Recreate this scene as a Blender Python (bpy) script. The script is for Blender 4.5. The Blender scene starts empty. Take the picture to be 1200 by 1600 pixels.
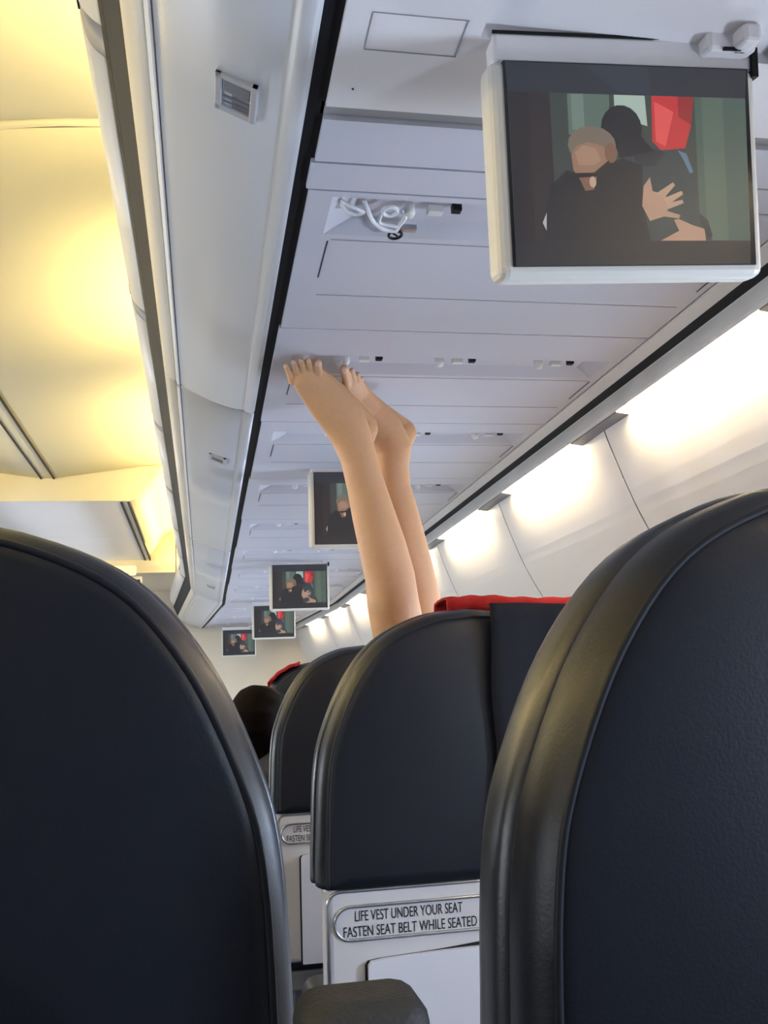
import bpy, bmesh, math, random
from mathutils import Vector, Matrix
random.seed(4)
S = bpy.context.scene
COL = S.collection
V = Vector

# ------------------------------------------------------------------ camera
# Cabin frame: X to the right-hand windows, Y forward, Z up; a seated eye at CX, 0, CZ
CX, CZ = 0.60, 1.00
FPX = 1480.0
fwd = V((320 - 600, 1100 - 800, FPX)).normalized()          # cabin axis in camera space (x right, y down, z ahead)
hor = V((1320 - 600, 1100 - 45 - 800, FPX))                 # a second point of the horizon
upc = hor.cross(fwd).normalized()
if upc.y > 0: upc = -upc
rgt = fwd.cross(upc)
if rgt.x < 0: rgt = -rgt
cam_d = bpy.data.cameras.new('camera')
cam = bpy.data.objects.new('camera', cam_d); COL.objects.link(cam)
cam_d.sensor_fit = 'VERTICAL'; cam_d.sensor_height = 36.0; cam_d.lens = 36.0 * FPX / 1600.0
cam_d.clip_start = 0.01
ax = V((rgt.x, fwd.x, upc.x)); ay = -V((rgt.y, fwd.y, upc.y)); az = -V((rgt.z, fwd.z, upc.z))
m = Matrix.Identity(4)
for i in range(3):
    m[i][0] = ax[i]; m[i][1] = ay[i]; m[i][2] = az[i]
m.translation = V((CX, 0, CZ)); cam.matrix_world = m
S.camera = cam

# ------------------------------------------------------------------ world, lights, exposure
w = bpy.data.worlds.new('world'); S.world = w; w.use_nodes = True
w.node_tree.nodes['Background'].inputs[0].default_value = (0.62, 0.70, 1.0, 1)
w.node_tree.nodes['Background'].inputs[1].default_value = 0.25
S.view_settings.view_transform = 'Standard'; S.view_settings.look = 'None'
S.view_settings.gamma = 1; S.view_settings.use_curve_mapping = False
S.view_settings.exposure = 0.0
COVE_E, WALL_E, DAY_W, DAY_L = 75.0, 270.0, 20.0, 8.5
PITCH = 0.78                                                # sidewall panel pitch
SEAMS = [-0.45 + PITCH * k for k in range(12)]              # ..., 1.11, 1.89, 2.67 ...
for k, y in enumerate(SEAMS[:-1]):                          # daylight standing in each window
    yc = y + PITCH / 2
    if yc > 7.6: continue
    ld = bpy.data.lights.new('window_daylight', 'AREA'); ld.shape = 'RECTANGLE'; ld.size = 0.30; ld.size_y = 0.24
    ld.energy = DAY_W; ld.color = (0.62, 0.76, 1.0)
    lo = bpy.data.objects.new('window_daylight', ld); COL.objects.link(lo)
    lo.location = (CX + 1.20 - 0.07 * max(0, yc - 6.0), yc, CZ - 0.06); lo.rotation_euler = (0, math.radians(90), 0)

for k, y in enumerate(SEAMS[:-1]):                          # and in the windows across the aisle
    yc = y + PITCH / 2
    if yc > 7.6: continue
    ld = bpy.data.lights.new('far_window_daylight', 'AREA'); ld.shape = 'RECTANGLE'; ld.size = 0.34; ld.size_y = 0.24
    ld.energy = DAY_L; ld.color = (0.86, 0.92, 1.0)
    lo = bpy.data.objects.new('far_window_daylight', ld); COL.objects.link(lo)
    lo.location = (CX - 2.41, yc, CZ - 0.10); lo.rotation_euler = (0, math.radians(-90), 0)

# ------------------------------------------------------------------ materials
def srgb(r, g, b):
    f = lambda c: (c / 255 / 12.92) if c / 255 <= 0.04045 else ((c / 255 + 0.055) / 1.055) ** 2.4
    return (f(r), f(g), f(b), 1)
def mat(name, col, rough=0.5, spec=0.5, metal=0, bump=0, scale=60, var=0, coat=0, sss=0):
    M = bpy.data.materials.new(name); M.use_nodes = True
    nt = M.node_tree; p = nt.nodes['Principled BSDF']
    p.inputs['Base Color'].default_value = col; p.inputs['Roughness'].default_value = rough
    p.inputs['Specular IOR Level'].default_value = spec; p.inputs['Metallic'].default_value = metal
    p.inputs['Coat Weight'].default_value = coat
    if sss:
        p.inputs['Subsurface Weight'].default_value = sss; p.inputs['Subsurface Radius'].default_value = (0.012, 0.005, 0.003); p.inputs['Subsurface Scale'].default_value = 1.0
    if bump or var:
        tc = nt.nodes.new('ShaderNodeTexCoord'); n = nt.nodes.new('ShaderNodeTexNoise')
        n.inputs['Scale'].default_value = scale; n.inputs['Detail'].default_value = 4
        nt.links.new(tc.outputs['Object'], n.inputs['Vector'])
        if bump:
            b = nt.nodes.new('ShaderNodeBump'); b.inputs['Strength'].default_value = bump; b.inputs['Distance'].default_value = 0.002
            nt.links.new(n.outputs['Fac'], b.inputs['Height']); nt.links.new(b.outputs['Normal'], p.inputs['Normal'])
        if var:
            mx = nt.nodes.new('ShaderNodeMix'); mx.data_type = 'RGBA'
            mx.inputs['A'].default_value = tuple(c * (1 - var) for c in col[:3]) + (1,)
            mx.inputs['B'].default_value = tuple(min(1, c * (1 + var)) for c in col[:3]) + (1,)
            nt.links.new(n.outputs['Fac'], mx.inputs['Factor']); nt.links.new(mx.outputs['Result'], p.inputs['Base Color'])
    return M
def emat(name, col, strength):
    M = bpy.data.materials.new(name); M.use_nodes = True
    p = M.node_tree.nodes['Principled BSDF']
    p.inputs['Base Color'].default_value = (0.01, 0.01, 0.01, 1); p.inputs['Roughness'].default_value = 0.35
    p.inputs['Emission Color'].default_value = col; p.inputs['Emission Strength'].default_value = strength
    return M
MT = dict(
    panel=mat('panel_plastic', (0.55, 0.55, 0.60, 1), 0.42, 0.4, bump=0.05, scale=300, var=0.03),
    panel2=mat('housing_plastic', (0.74, 0.71, 0.70, 1), 0.45, 0.4, bump=0.05, scale=300),
    bin=mat('bin_plastic', (0.60, 0.61, 0.63, 1), 0.28, 0.5, bump=0.03, scale=250),
    white=mat('white_plastic', (0.72, 0.71, 0.68, 1), 0.35, 0.5),
    lip=mat('cream_plastic', (0.66, 0.62, 0.54, 1), 0.35, 0.5),
    dgrey=mat('dark_grey_rail', (0.055, 0.057, 0.062, 1), 0.75, 0.08),
    mgrey=mat('mid_grey_plastic', (0.26, 0.26, 0.27, 1), 0.45, 0.4),
    lgrey=mat('grey_joint', (0.30, 0.29, 0.28, 1), 0.5, 0.3),
    black=mat('black_seal', (0.006, 0.006, 0.008, 1), 0.6, 0.2),
    ceil=mat('ceiling_panel_paint', (0.74, 0.69, 0.53, 1), 0.5, 0.3, bump=0.04, scale=200),
    wall=mat('sidewall_laminate', (0.78, 0.75, 0.71, 1), 0.42, 0.4, bump=0.06, scale=180, var=0.02),
    bulk=mat('bulkhead_laminate', (0.78, 0.70, 0.55, 1), 0.5, 0.3, bump=0.04, scale=200),
    carpet=mat('carpet', (0.03, 0.035, 0.06, 1), 0.95, 0.1, bump=0.6, scale=700, var=0.3),
    leather=mat('navy_leather', (0.0085, 0.0105, 0.017, 1), 0.40, 0.33, bump=0.10, scale=420, var=0.15),
    leather2=mat('navy_leather_front', (0.016, 0.018, 0.026, 1), 0.34, 0.6, bump=0.10, scale=420, var=0.15),
    piping=mat('piping', (0.010, 0.012, 0.018, 1), 0.55, 0.25),
    shell=mat('seat_shell', (0.50, 0.50, 0.53, 1), 0.35, 0.5, bump=0.04, scale=200),
    tray=mat('tray_plastic', (0.56, 0.58, 0.66, 1), 0.35, 0.5, bump=0.03, scale=120),
    arm=mat('armrest_vinyl', (0.030, 0.031, 0.034, 1), 0.6, 0.3, bump=0.4, scale=400),
    ink_and_shade=mat('black_ink_and_shade', (0.008, 0.008, 0.012, 1), 0.6, 0.2),
    metal=mat('brushed_metal', (0.45, 0.45, 0.47, 1), 0.3, 0.5, metal=0.9, bump=0.05, scale=200),
    skin=mat('skin', (0.62, 0.365, 0.20, 1), 0.5, 0.35, bump=0.08, scale=120, var=0.06, sss=0.06),
    hair=mat('dark_hair', (0.006, 0.004, 0.003, 1), 0.8, 0.06, bump=0.6, scale=90),
    knit=mat('grey_knit', (0.06, 0.06, 0.065, 1), 0.9, 0.1, bump=0.5, scale=300),
    garment=mat('garment_cloth', (0.011, 0.013, 0.021, 1), 0.8, 0.15, bump=0.3, scale=400),
    frame=mat('latch_frame', (0.42, 0.42, 0.44, 1), 0.35, 0.5),
    nail=mat('toenail', (0.68, 0.45, 0.34, 1), 0.3, 0.5),
    shorts=mat('dark_shorts', (0.02, 0.022, 0.03, 1), 0.9, 0.1, bump=0.4, scale=300),
    red=mat('red_cloth', (0.42, 0.022, 0.026, 1), 0.75, 0.2, bump=0.4, scale=300, var=0.12),
    tube=mat('clear_tube', (0.80, 0.80, 0.82, 1), 0.2, 0.6),
    bezel=mat('monitor_casing', (0.66, 0.63, 0.56, 1), 0.38, 0.4),
    glass=mat('screen_glass', (0.012, 0.012, 0.014, 1), 0.12, 0.5),
    cove=emat('cove_lamp', (1.0, 0.78, 0.30, 1), COVE_E),
    cove2=emat('cove_lamp_far', (1.0, 0.78, 0.32, 1), COVE_E * 0.75),
    lamp=emat('sidewall_lamp', (1.0, 0.80, 0.50, 1), WALL_E),
    sign=emat('lit_diffuser', (1.0, 0.86, 0.42, 1), 1.3),
    daypane=mat('window_pane', (0.8, 0.85, 0.9, 1), 0.1, 0.5),
)

# ------------------------------------------------------------------ helpers
def link(name, me, material=None, parent=None, smooth=False):
    o = bpy.data.objects.new(name, me); COL.objects.link(o)
    if material is not None: me.materials.append(material)
    if parent is not None: o.parent = parent
    if smooth:
        for p in me.polygons: p.use_smooth = True
    return o
def obj(name, vf, material, parent=None, smooth=False):
    me = bpy.data.meshes.new(name); me.from_pydata([tuple(v) for v in vf[0]], [], vf[1]); me.validate(); 
    bm = bmesh.new(); bm.from_mesh(me); bmesh.ops.recalc_face_normals(bm, faces=bm.faces); bm.to_mesh(me); bm.free()
    return link(name, me, material, parent, smooth)
def empty(name, loc=(0, 0, 0), parent=None):
    o = bpy.data.objects.new(name, None); COL.objects.link(o); o.location = loc; o.empty_display_size = 0.05
    if parent is not None: o.parent = parent
    return o
def tag(o, label, cat, group=None):
    o['label'] = label; o['category'] = cat
    if group: o['group'] = group
    return o
def struct(o, label, cat):
    o['kind'] = 'structure'; o['label'] = label; o['category'] = cat; return o
def join(*vfs):
    vs, fs = [], []
    for v, f in vfs:
        n = len(vs); vs += list(v); fs += [tuple(i + n for i in q) for q in f]
    return vs, fs
def xf(vf, fn): return [fn(V(v)) for v in vf[0]], vf[1]
def box(x0, x1, y0, y1, z0, z1, bev=0.0, seg=2):
    if bev <= 0:
        v = [(x, y, z) for x in (x0, x1) for y in (y0, y1) for z in (z0, z1)]
        return v, [(0, 1, 3, 2), (4, 6, 7, 5), (0, 4, 5, 1), (2, 3, 7, 6), (0, 2, 6, 4), (1, 5, 7, 3)]
    bm = bmesh.new(); bmesh.ops.create_cube(bm, size=1)
    for v in bm.verts: v.co = V(((x0 + x1) / 2 + v.co.x * (x1 - x0), (y0 + y1) / 2 + v.co.y * (y1 - y0), (z0 + z1) / 2 + v.co.z * (z1 - z0)))
    bmesh.ops.bevel(bm, geom=list(bm.edges), offset=bev, segments=seg, affect='EDGES', profile=0.5)
    r = [v.co.copy() for v in bm.verts], [tuple(v.index for v in f.verts) for f in bm.faces]; bm.free(); return r
def tube(pts, r, n=8, closed=False):
    pts = [V(p) for p in pts]; vs, fs = [], []; N = len(pts); prev = None
    for i, p in enumerate(pts):
        if closed: t = pts[(i + 1) % N] - pts[i - 1]
        else: t = pts[min(i + 1, N - 1)] - pts[max(i - 1, 0)]
        t.normalize()
        a = prev if prev is not None else (V((0, 0, 1)) if abs(t.z) < 0.9 else V((1, 0, 0)))
        u = (a - t * a.dot(t)).normalized(); prev = u; b = t.cross(u)
        rr = r[i] if isinstance(r, (list, tuple)) else r
        for k in range(n):
            q = 2 * math.pi * k / n; vs.append(p + u * math.cos(q) * rr + b * math.sin(q) * rr)
    for i in range(N if closed else N - 1):
        j = (i + 1) % N
        for k in range(n): fs.append((i * n + k, i * n + (k + 1) % n, j * n + (k + 1) % n, j * n + k))
    if not closed: fs += [tuple(range(n - 1, -1, -1)), tuple((N - 1) * n + k for k in range(n))]
    return vs, fs
def shift(y): return -0.07 * max(0.0, y - 6.0)              # the cabin narrows towards the nose
def W(dx, y, dz): return V((CX + dx + shift(y), y, CZ + dz))
def ysteps(y0, y1):
    n = max(1, int(math.ceil((y1 - y0) / 0.25))) if y1 > 6.0 else 1
    ys = [y0 + (y1 - y0) * i / n for i in range(n + 1)]
    if y0 < 6.0 < y1: ys = sorted(set(ys + [6.0]))
    return ys
def loft(prof, y0, y1, closed=True):
    """sweep an (dx, dz) profile along the cabin from y0 to y1"""
    ys = ysteps(y0, y1); n = len(prof); vs = [W(a, y, b) for y in ys for a, b in prof]; fs = []
    for i in range(len(ys) - 1):
        for k in range(n if closed else n - 1): fs.append((i * n + k, i * n + (k + 1) % n, (i + 1) * n + (k + 1) % n, (i + 1) * n + k))
    if closed: fs += [tuple(range(n - 1, -1, -1)), tuple((len(ys) - 1) * n + k for k in range(n))]
    return vs, fs
def sheet(prof, y0, y1, t=0.006):
    """open profile given a thickness (outwards)"""
    out = []
    for i, p in enumerate(prof):
        a = prof[max(0, i - 1)]; b = prof[min(len(prof) - 1, i + 1)]
        d = V((b[0] - a[0], b[1] - a[1])).normalized(); out.append((p[0] + d.y * t, p[1] - d.x * t))
    return loft(list(prof) + out[::-1], y0, y1)
def smoothp(pts, n=6):
    P = [V(p) for p in pts]; P = [2 * P[0] - P[1]] + P + [2 * P[-1] - P[-2]]; r = []
    for i in range(1, len(P) - 2):
        a, b, c, d = P[i - 1:i + 3]
        for k in range(n):
            t = k / n; r.append(0.5 * ((2 * b) + (c - a) * t + (2 * a - 5 * b + 4 * c - d) * t * t + (3 * b - a - 3 * c + d) * t ** 3))
    return r + [P[-2]]

YR, YF = -0.9, 7.9                                         # rear end of what is built, forward bulkhead
# ------------------------------------------------------------------ floor, bulkhead, left side
struct(obj('floor', box(-1.75, 1.95, YR, YF + 0.1, -0.06, 0.0), MT['carpet']), 'dark carpeted cabin floor under the seats', 'floor')
struct(obj('wall_front', box(-1.75, 1.95, YF, YF + 0.06, 0.0, 2.25), MT['bulk']), 'plain beige bulkhead at the forward end of the cabin', 'wall')
LW = [(-2.38, -1.0), (-2.45, -0.5), (-2.45, -0.1), (-2.35, 0.2), (-2.2, 0.5), (-1.65, 0.6), (-1.40, 0.68), (-1.33, 0.82), (-1.36, 0.93), (-1.55, 1.0), (-1.6, 1.3)]
struct(obj('wall_left', sheet(LW[::-1], YR, YF), MT['wall']), 'far side wall and bins across the aisle, pale laminate', 'wall')

# ------------------------------------------------------------------ ceiling over the aisle
half = [(0.05, 1.200), (-0.07, 1.208), (-0.22, 1.20), (-0.31, 1.193), (-0.42, 1.177), (-0.525, 1.162), (-0.63, 1.146), (-0.73, 1.134)]
cp = [(0.9, 1.16)] + half + [(-1.51 - a, b) for a, b in half[::-1]] + [(-1.66, 1.17)]
cp = [tuple(p) for p in smoothp(cp, 4)]
ceil = struct(empty('ceiling', (0, 0, 0)), 'pale curved ceiling panels over the aisle and service panels under the bins', 'ceiling')
YA = 4.76
obj('ceiling_panel', sheet(cp, YR, 1.832, -0.006), MT['ceil'], ceil, True)
obj('ceiling_panel', sheet([(a, b - 0.004) for a, b in cp], 1.860, YA, -0.006), MT['ceil'], ceil, True)
lipr = [(a, b - 0.004) for a, b in cp if a < 0.3]
obj('panel_joint', join(*[tube([W(a, 1.850, b + 0.003) for a, b in lipr], 0.011, 8)]), MT['ceil'], ceil, True)
# centre rail with its white diffuser
rail = [obj('rail_edge', box(CX - 0.784 + s, CX - 0.777 + s, YR, YA, CZ + 1.118, CZ + 1.14), MT['dgrey'], ceil) for s in (0.0, 0.060)]
obj('rail_cover', box(CX - 0.776, CX - 0.725, 4.15, YA, CZ + 1.124, CZ + 1.14), MT['lip'], ceil)
obj('rail_diffuser', box(CX - 0.774, CX - 0.727, YR, 4.14, CZ + 1.126, CZ + 1.14), MT['white'], ceil)
# riser and lowered ceiling ahead
YL, ZL = 6.78, 1.01
rp = [(a, b) for a, b in cp if -1.6 < a < -0.15]
rp = rp + [(-1.6, ZL), (-0.45, ZL - 0.002), (-0.362, ZL - 0.002), (-0.315, ZL + 0.02), (-0.265, 1.09), (-0.215, 1.17)]
rv = [W(a, y, b) for y in (YA, YA + 0.02) for a, b in rp]; n = len(rp)
obj('riser', (rv, [tuple(range(n)), tuple(range(2 * n - 1, n - 1, -1))] + [(k, (k + 1) % n, n + (k + 1) % n, n + k) for k in range(n)]), MT['ceil'], ceil)
obj('lowered_panel', box(CX - 1.6, CX - 0.408, YA + 0.021, 5.80, CZ + ZL, CZ + ZL + 0.02, 0.003), MT['panel2'], ceil)
obj('lowered_panel', box(CX - 1.6, CX - 0.408, 5.81, YL, CZ + ZL, CZ + ZL + 0.02, 0.003), MT['panel2'], ceil)
wf = struct(empty('trim_8'), 'beige lintel across the aisle end of the cabin with a lit recess', 'lintel')
sp = struct(empty('trim_6'), 'row of grey service panels with nozzles and buttons under the bins', 'service panels')
for a in (-0.406, -0.374): obj('rail_edge', box(CX + a, CX + a + 0.009, YA + 0.021, YL, CZ + ZL - 0.004, CZ + ZL + 0.02), MT['dgrey'], ceil)
obj('rail_cover', box(CX - 0.396, CX - 0.375, YA + 0.021, YL, CZ + ZL, CZ + ZL + 0.02), MT['lip'], ceil)
obj('cove_panel', sheet([tuple(p) for p in smoothp([(-0.364, ZL), (-0.32, ZL + 0.02), (-0.27, 1.09), (-0.22, 1.17), (-0.09, 1.22), (0.2, 1.24)], 4)][::-1], YA + 0.004, YL + 0.01, 0.006), MT['ceil'], ceil, True)
obj('lintel', box(CX - 1.6, CX - 0.195, YL, YF, CZ + 0.918, CZ + 1.25, 0.004), MT['bulk'], wf)
obj('lintel', box(CX - 0.19, CX + 0.1, YL, YF, CZ + 0.92, CZ + 1.25, 0.004), MT['bulk'], wf)
obj('lit_recess', box(CX - 1.0, CX - 0.462, YL - 0.035, YL - 0.005, CZ + 0.90, CZ + 0.968, 0.012), MT['sign'], wf)
t = tag(empty('ceiling_monitor', (CX - 0.59, YL - 0.06, CZ + 0.80)), 'small dark switched-off monitor under the glowing lintel beyond the left seat', 'monitor', 'drop-down monitors')
obj('casing', box(-0.17, 0.17, -0.02, 0.03, -0.10, 0.085, 0.006), MT['bezel'], t)
obj('screen', box(-0.155, 0.158, -0.024, -0.018, -0.09, 0.062), MT['glass'], t)
obj('bracket', box(-0.08, 0.08, 0.0, 0.02, 0.08, 0.115), MT['white'], t)
# cove lamps on top of the bin valance
BR = [0.21, 1.05, 1.89, 2.73, 3.57, 4.41, 5.25, 6.09]
# ------------------------------------------------------------------ overhead bins
door_p = [(0.1085, 0.604), (0.1005, 0.600), (0.0875, 0.604)] + [tuple(p) for p in smoothp([(0.0855, 0.607), (0.0575, 0.612), (0.0225, 0.624), (-0.0095, 0.640), (-0.0325, 0.653), (-0.0455, 0.663)], 5)]
door_b = [(-0.0385, 0.668), (-0.0095, 0.649), (0.0225, 0.633), (0.0575, 0.622), (0.1085, 0.615)]
seam_p = [(-0.0460, 0.662), (-0.0485, 0.6605), (-0.0525, 0.6635), (-0.0535, 0.669), (-0.0465, 0.67)]
lip_p = [tuple(p) for p in smoothp([(-0.0540, 0.669), (-0.0645, 0.6745), (-0.0735, 0.684), (-0.0785, 0.697), (-0.0795, 0.710)], 4)] + [(-0.0625, 0.712), (-0.0485, 0.69)]
BINS = [(YR, 1.945, 'nearest overhead bin, its long pale door reaching the top of the picture', 0.893),
        (1.962, 3.86, 'second overhead bin ahead, between two door seams, beside the raised feet', 2.40),
        (3.89, 5.80, 'third overhead bin ahead, short-looking pale door past the grey seam', 5.17),
        (5.815, 7.87, 'farthest overhead bin, bending inwards where it meets the beige bulkhead', None)]
for y0, y1, lab, ly in BINS:
    b = tag(empty('overhead_bin', W(0.1, y0, 0.6)), lab, 'overhead bin', 'overhead bins along the right side')
    def put(name, vf, m_, sm=False, par=None):
        return obj(name, xf(vf, lambda v: v - b.location), m_, par or b, sm)
    put('door', loft(door_p + door_b, y0, y1), MT['bin'], True)
    put('seam_strip', loft(seam_p, y0, y1), MT['white'])
    put('lip', loft(lip_p, y0, y1), MT['lip'], True)
    put('body', loft([(-0.0575, 0.715), (-0.0605, 0.93), (0.0875, 0.95), (0.8275, 0.97), (0.8475, 0.66), (0.1125, 0.66), (0.1125, 0.625), (0.0575, 0.632), (-0.0125, 0.66)], y0, y1), MT['mgrey'])
    if ly:                                                   # recessed metal latch in the door
        nrm = V((-0.40, 0, -0.92)).normalized(); tx = V((0.92, 0, -0.40)).normalized(); ty = V((0, 1, 0))
        c = W(0.0375, ly, 0.6185)
        def fr(v): return c + tx * v.x + ty * v.y + nrm * v.z
        la = put('latch', xf(join(box(-0.023, 0.023, -0.030, -0.023, -0.004, 0.004, 0.001), box(-0.023, 0.023, 0.021, 0.030, -0.004, 0.004, 0.001), box(-0.023, -0.016, -0.03, 0.03, -0.004, 0.004, 0.001), box(0.016, 0.023, -0.03, 0.03, -0.004, 0.0042, 0.001)), fr), MT['frame'])
        put('latch_well', xf(box(-0.017, 0.017, -0.024, 0.022, -0.006, 0.0005), fr), MT['mgrey'], par=la)
        put('latch_paddle', xf(join(box(-0.015, 0.015, -0.021, -0.002, -0.002, 0.002, 0.001), box(-0.015, 0.015, 0.004, 0.009, -0.002, 0.002, 0.001), box(-0.015, 0.015, 0.013, 0.016, -0.002, 0.002, 0.001)), fr), MT['metal'], par=la)
struct(obj('trim_1', loft([(-0.0800, 0.712), (-0.1085, 0.776), (-0.1005, 0.78), (-0.0625, 0.74), (-0.0625, 0.714)], YR, 7.88), MT['dgrey']), 'dark grey rail strip running along the aisle edge of the bins', 'rail')
t1_ = bpy.data.objects['trim_1']
for pr in ([(-0.0785, 0.7085), (-0.0835, 0.7195), (-0.076, 0.722), (-0.07, 0.712)], [(-0.1065, 0.771), (-0.1135, 0.787), (-0.104, 0.79), (-0.098, 0.775)]):
    obj('gap_strip', loft(pr, YR, 7.88), MT['black'], t1_)
val_p = [tuple(p) for p in smoothp([(-0.1120, 0.785), (-0.1270, 0.797), (-0.1395, 0.817), (-0.1460, 0.855), (-0.1430, 0.90), (-0.1240, 0.932), (-0.1010, 0.94)], 4)] + [(-0.0960, 0.93), (-0.1160, 0.9), (-0.1060, 0.80)]
tr = struct(empty('trim_2'), 'white rounded valance along the top of the bins hiding the ceiling lights', 'valance')
ylist = [YR] + BR + [7.88]
for a, b_ in zip(ylist[:-1], ylist[1:]): obj('valance_section', loft(val_p, a + 0.03, b_ - 0.03), MT['white'], tr, True)
for y in BR:
    obj('valance_joint', loft([(p[0] * 1.0 + 0.002, p[1] + 0.0) for p in val_p], y - 0.031, y + 0.031), MT['mgrey'], tr, True)
    obj('joint_slot', loft([(-0.1465, 0.845), (-0.1465, 0.862), (-0.142, 0.862), (-0.142, 0.845)], y - 0.02, y + 0.02), MT['black'], tr)

for a, b in ((YR, 0.30), (0.60, 1.72), (2.22, 3.05), (3.58, 4.72), (4.80, 6.70)):
    obj('cove_lamp', loft([(-0.092, 0.945), (-0.064, 0.945), (-0.064, 0.957), (-0.092, 0.957)], a, b), MT['cove'], tr)
lv = struct(empty('trim_7'), 'valance lamps on top of the bins across the aisle', 'lamp strip')
for a, b in ((YR, 0.40), (0.75, 1.72), (2.22, 3.05), (3.58, 4.45)):
    obj('cove_lamp', loft([(-1.46, 1.005), (-1.43, 1.005), (-1.43, 1.017), (-1.46, 1.017)], a, b), MT['cove2'], lv)

# ------------------------------------------------------------------ service panels under the bins
PX0, PX1 = 0.128, 0.776
obj('service_backing', loft([(0.110, 0.622), (0.110, 0.630), (0.88, 0.630), (0.88, 0.622)], YR, 7.88), MT['black'], sp)
def plate(x0, x1, y0, y1, z=0.6, t=0.012, holes=()):
    """flat panel with rectangular holes (x0,x1,y0,y1)"""
    xs = sorted({x0, x1} | {h[i] for h in holes for i in (0, 1)}); ys = sorted({y0, y1} | {h[i] for h in holes for i in (2, 3)} | set(ysteps(y0, y1)))
    inh = lambda cx, cy: any(h[0] < cx < h[1] and h[2] < cy < h[3] for h in holes)
    bm = bmesh.new(); g = {}
    def vt(a, y): 
        if (a, y) not in g: g[(a, y)] = bm.verts.new(W(a, y, z))
        return g[(a, y)]
    for i in range(len(xs) - 1):
        for j in range(len(ys) - 1):
            if not inh((xs[i] + xs[i + 1]) / 2, (ys[j] + ys[j + 1]) / 2):
                bm.faces.new((vt(xs[i], ys[j]), vt(xs[i], ys[j + 1]), vt(xs[i + 1], ys[j + 1]), vt(xs[i + 1], ys[j])))
    r = bmesh.ops.extrude_face_region(bm, geom=list(bm.faces))
    for e in r['geom']:
        if isinstance(e, bmesh.types.BMVert): e.co.z += t
    bm.verts.index_update()
    o = [v.co.copy() for v in bm.verts], [tuple(v.index for v in f.verts) for f in bm.faces]; bm.free(); return o
def nozzle(dx, y, r=0.011):
    c = W(dx, y, 0.604)
    return tube([c + V((0, 0, 0.008)), c + V((0, 0, -0.004)), c + V((0, 0, -0.009))], [r, r, r * 0.7], 12)
def small_box(dx, y, a, b, z0, z1, bev=0.001): 
    c = W(dx, y, 0.6); return box(c.x - a, c.x + a, c.y - b, c.y + b, c.z + z0, c.z + z1, bev)
# panel above the nearest monitor, with the bay the monitor folds into
p0 = obj('service_panel', plate(PX0, PX1, YR, 0.872, holes=[(0.258, 0.56, 0.40, 0.752)]), MT['panel2'], sp)
obj('bay_lining', join(box(CX + 0.258, CX + 0.56, 0.40, 0.752, CZ + 0.612, CZ + 0.618)), MT['panel2'], p0)
obj('access_hatch', join(*[box(CX + a, CX + b, c, d, CZ + 0.5992, CZ + 0.601) for a, b, c, d in ((0.153, 0.242, 0.7295, 0.7302), (0.153, 0.242, 0.7795, 0.7802), (0.1525, 0.1529, 0.730, 0.780), (0.2405, 0.2413, 0.730, 0.780))]), MT['mgrey'], p0)
obj('screw', tube([W(0.151, 0.84, 0.603), W(0.151, 0.84, 0.599)], 0.0012, 8), MT['dgrey'], p0)
obj('joint_strip', plate(PX0 - 0.004, PX1, 0.872, 0.893, 0.606), MT['lgrey'], sp)
obj('service_panel', plate(PX0, PX1, 0.8945, 0.974), MT['panel'], sp)
obj('service_panel', plate(PX0 - 0.004, PX1, 0.978, 1.034), MT['panel'], sp)
JY = [1.036, 1.47, 2.005, 2.55, 3.15, 3.75, 4.35, 4.95, 5.55, 6.15, 6.75, 7.35, 7.86]
for i, (a, b_) in enumerate(zip(JY[:-1], JY[1:])):
    a += 0.0015; b_ -= 0.0015
    r0 = 1.050 if i == 0 else a + (0.12 if i == 1 else 0.075); r1 = r0 + 0.095
    h = (0.158, 0.756, r0, r1)
    pn = obj('service_panel', plate(PX0 - 0.003 * (i % 2), PX1, a, b_, 0.6, 0.020, [h]), MT['panel'], sp)
    # recess tray with sloped ends
    xm, ym = (h[0] + h[1]) / 2, (r0 + r1) / 2
    rv = [W(h[0], r0, 0.6), W(h[1], r0, 0.6), W(h[1], r1, 0.6), W(h[0], r1, 0.6), W(h[0] + 0.035, r0 + 0.004, 0.616), W(h[1] - 0.035, r0 + 0.004, 0.616), W(h[1] - 0.035, r1 - 0.02, 0.616), W(h[0] + 0.035, r1 - 0.02, 0.616)]
    obj('recess', (rv, [(4, 5, 6, 7), (0, 1, 5, 4), (1, 2, 6, 5), (2, 3, 7, 6), (3, 0, 4, 7)]), MT['panel'], pn)
    for x in (0.27, 0.45, 0.63):
        ox = random.uniform(-0.02, 0.02)
        obj('air_nozzle', nozzle(x + ox, r0 + 0.03, 0.0085), MT['white'], pn, True)
        obj('call_button', small_box(x + ox + 0.035, r0 + 0.032, 0.010, 0.006, 0.002, 0.012), MT['white'], pn)
        obj('reading_light', small_box(x + ox + 0.062, r0 + 0.026, 0.006, 0.006, 0.003, 0.014), MT['black'], pn)
    # engraved door outline of the mask compartment
    q0, q1 = r1 + 0.018, min(r1 + 0.13, b_ - 0.03)
    obj('compartment_line', join(*[small_box(dx, (q0 + q1) / 2, 0.0009, (q1 - q0) / 2, -0.0006, 0.001, 0) for dx in (0.166, 0.763)]), MT['dgrey'], pn)
    obj('compartment_line', join(*[small_box(0.465, y, 0.295, 0.0009, -0.0006, 0.001, 0) for y in (r1 + 0.014,)]), MT['lgrey'], pn)
    if b_ - q1 > 0.1: obj('compartment_line', small_box(0.465, q1 + 0.06, 0.295, 0.0007, -0.0006, 0.001, 0), MT['lgrey'], pn)
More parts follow.
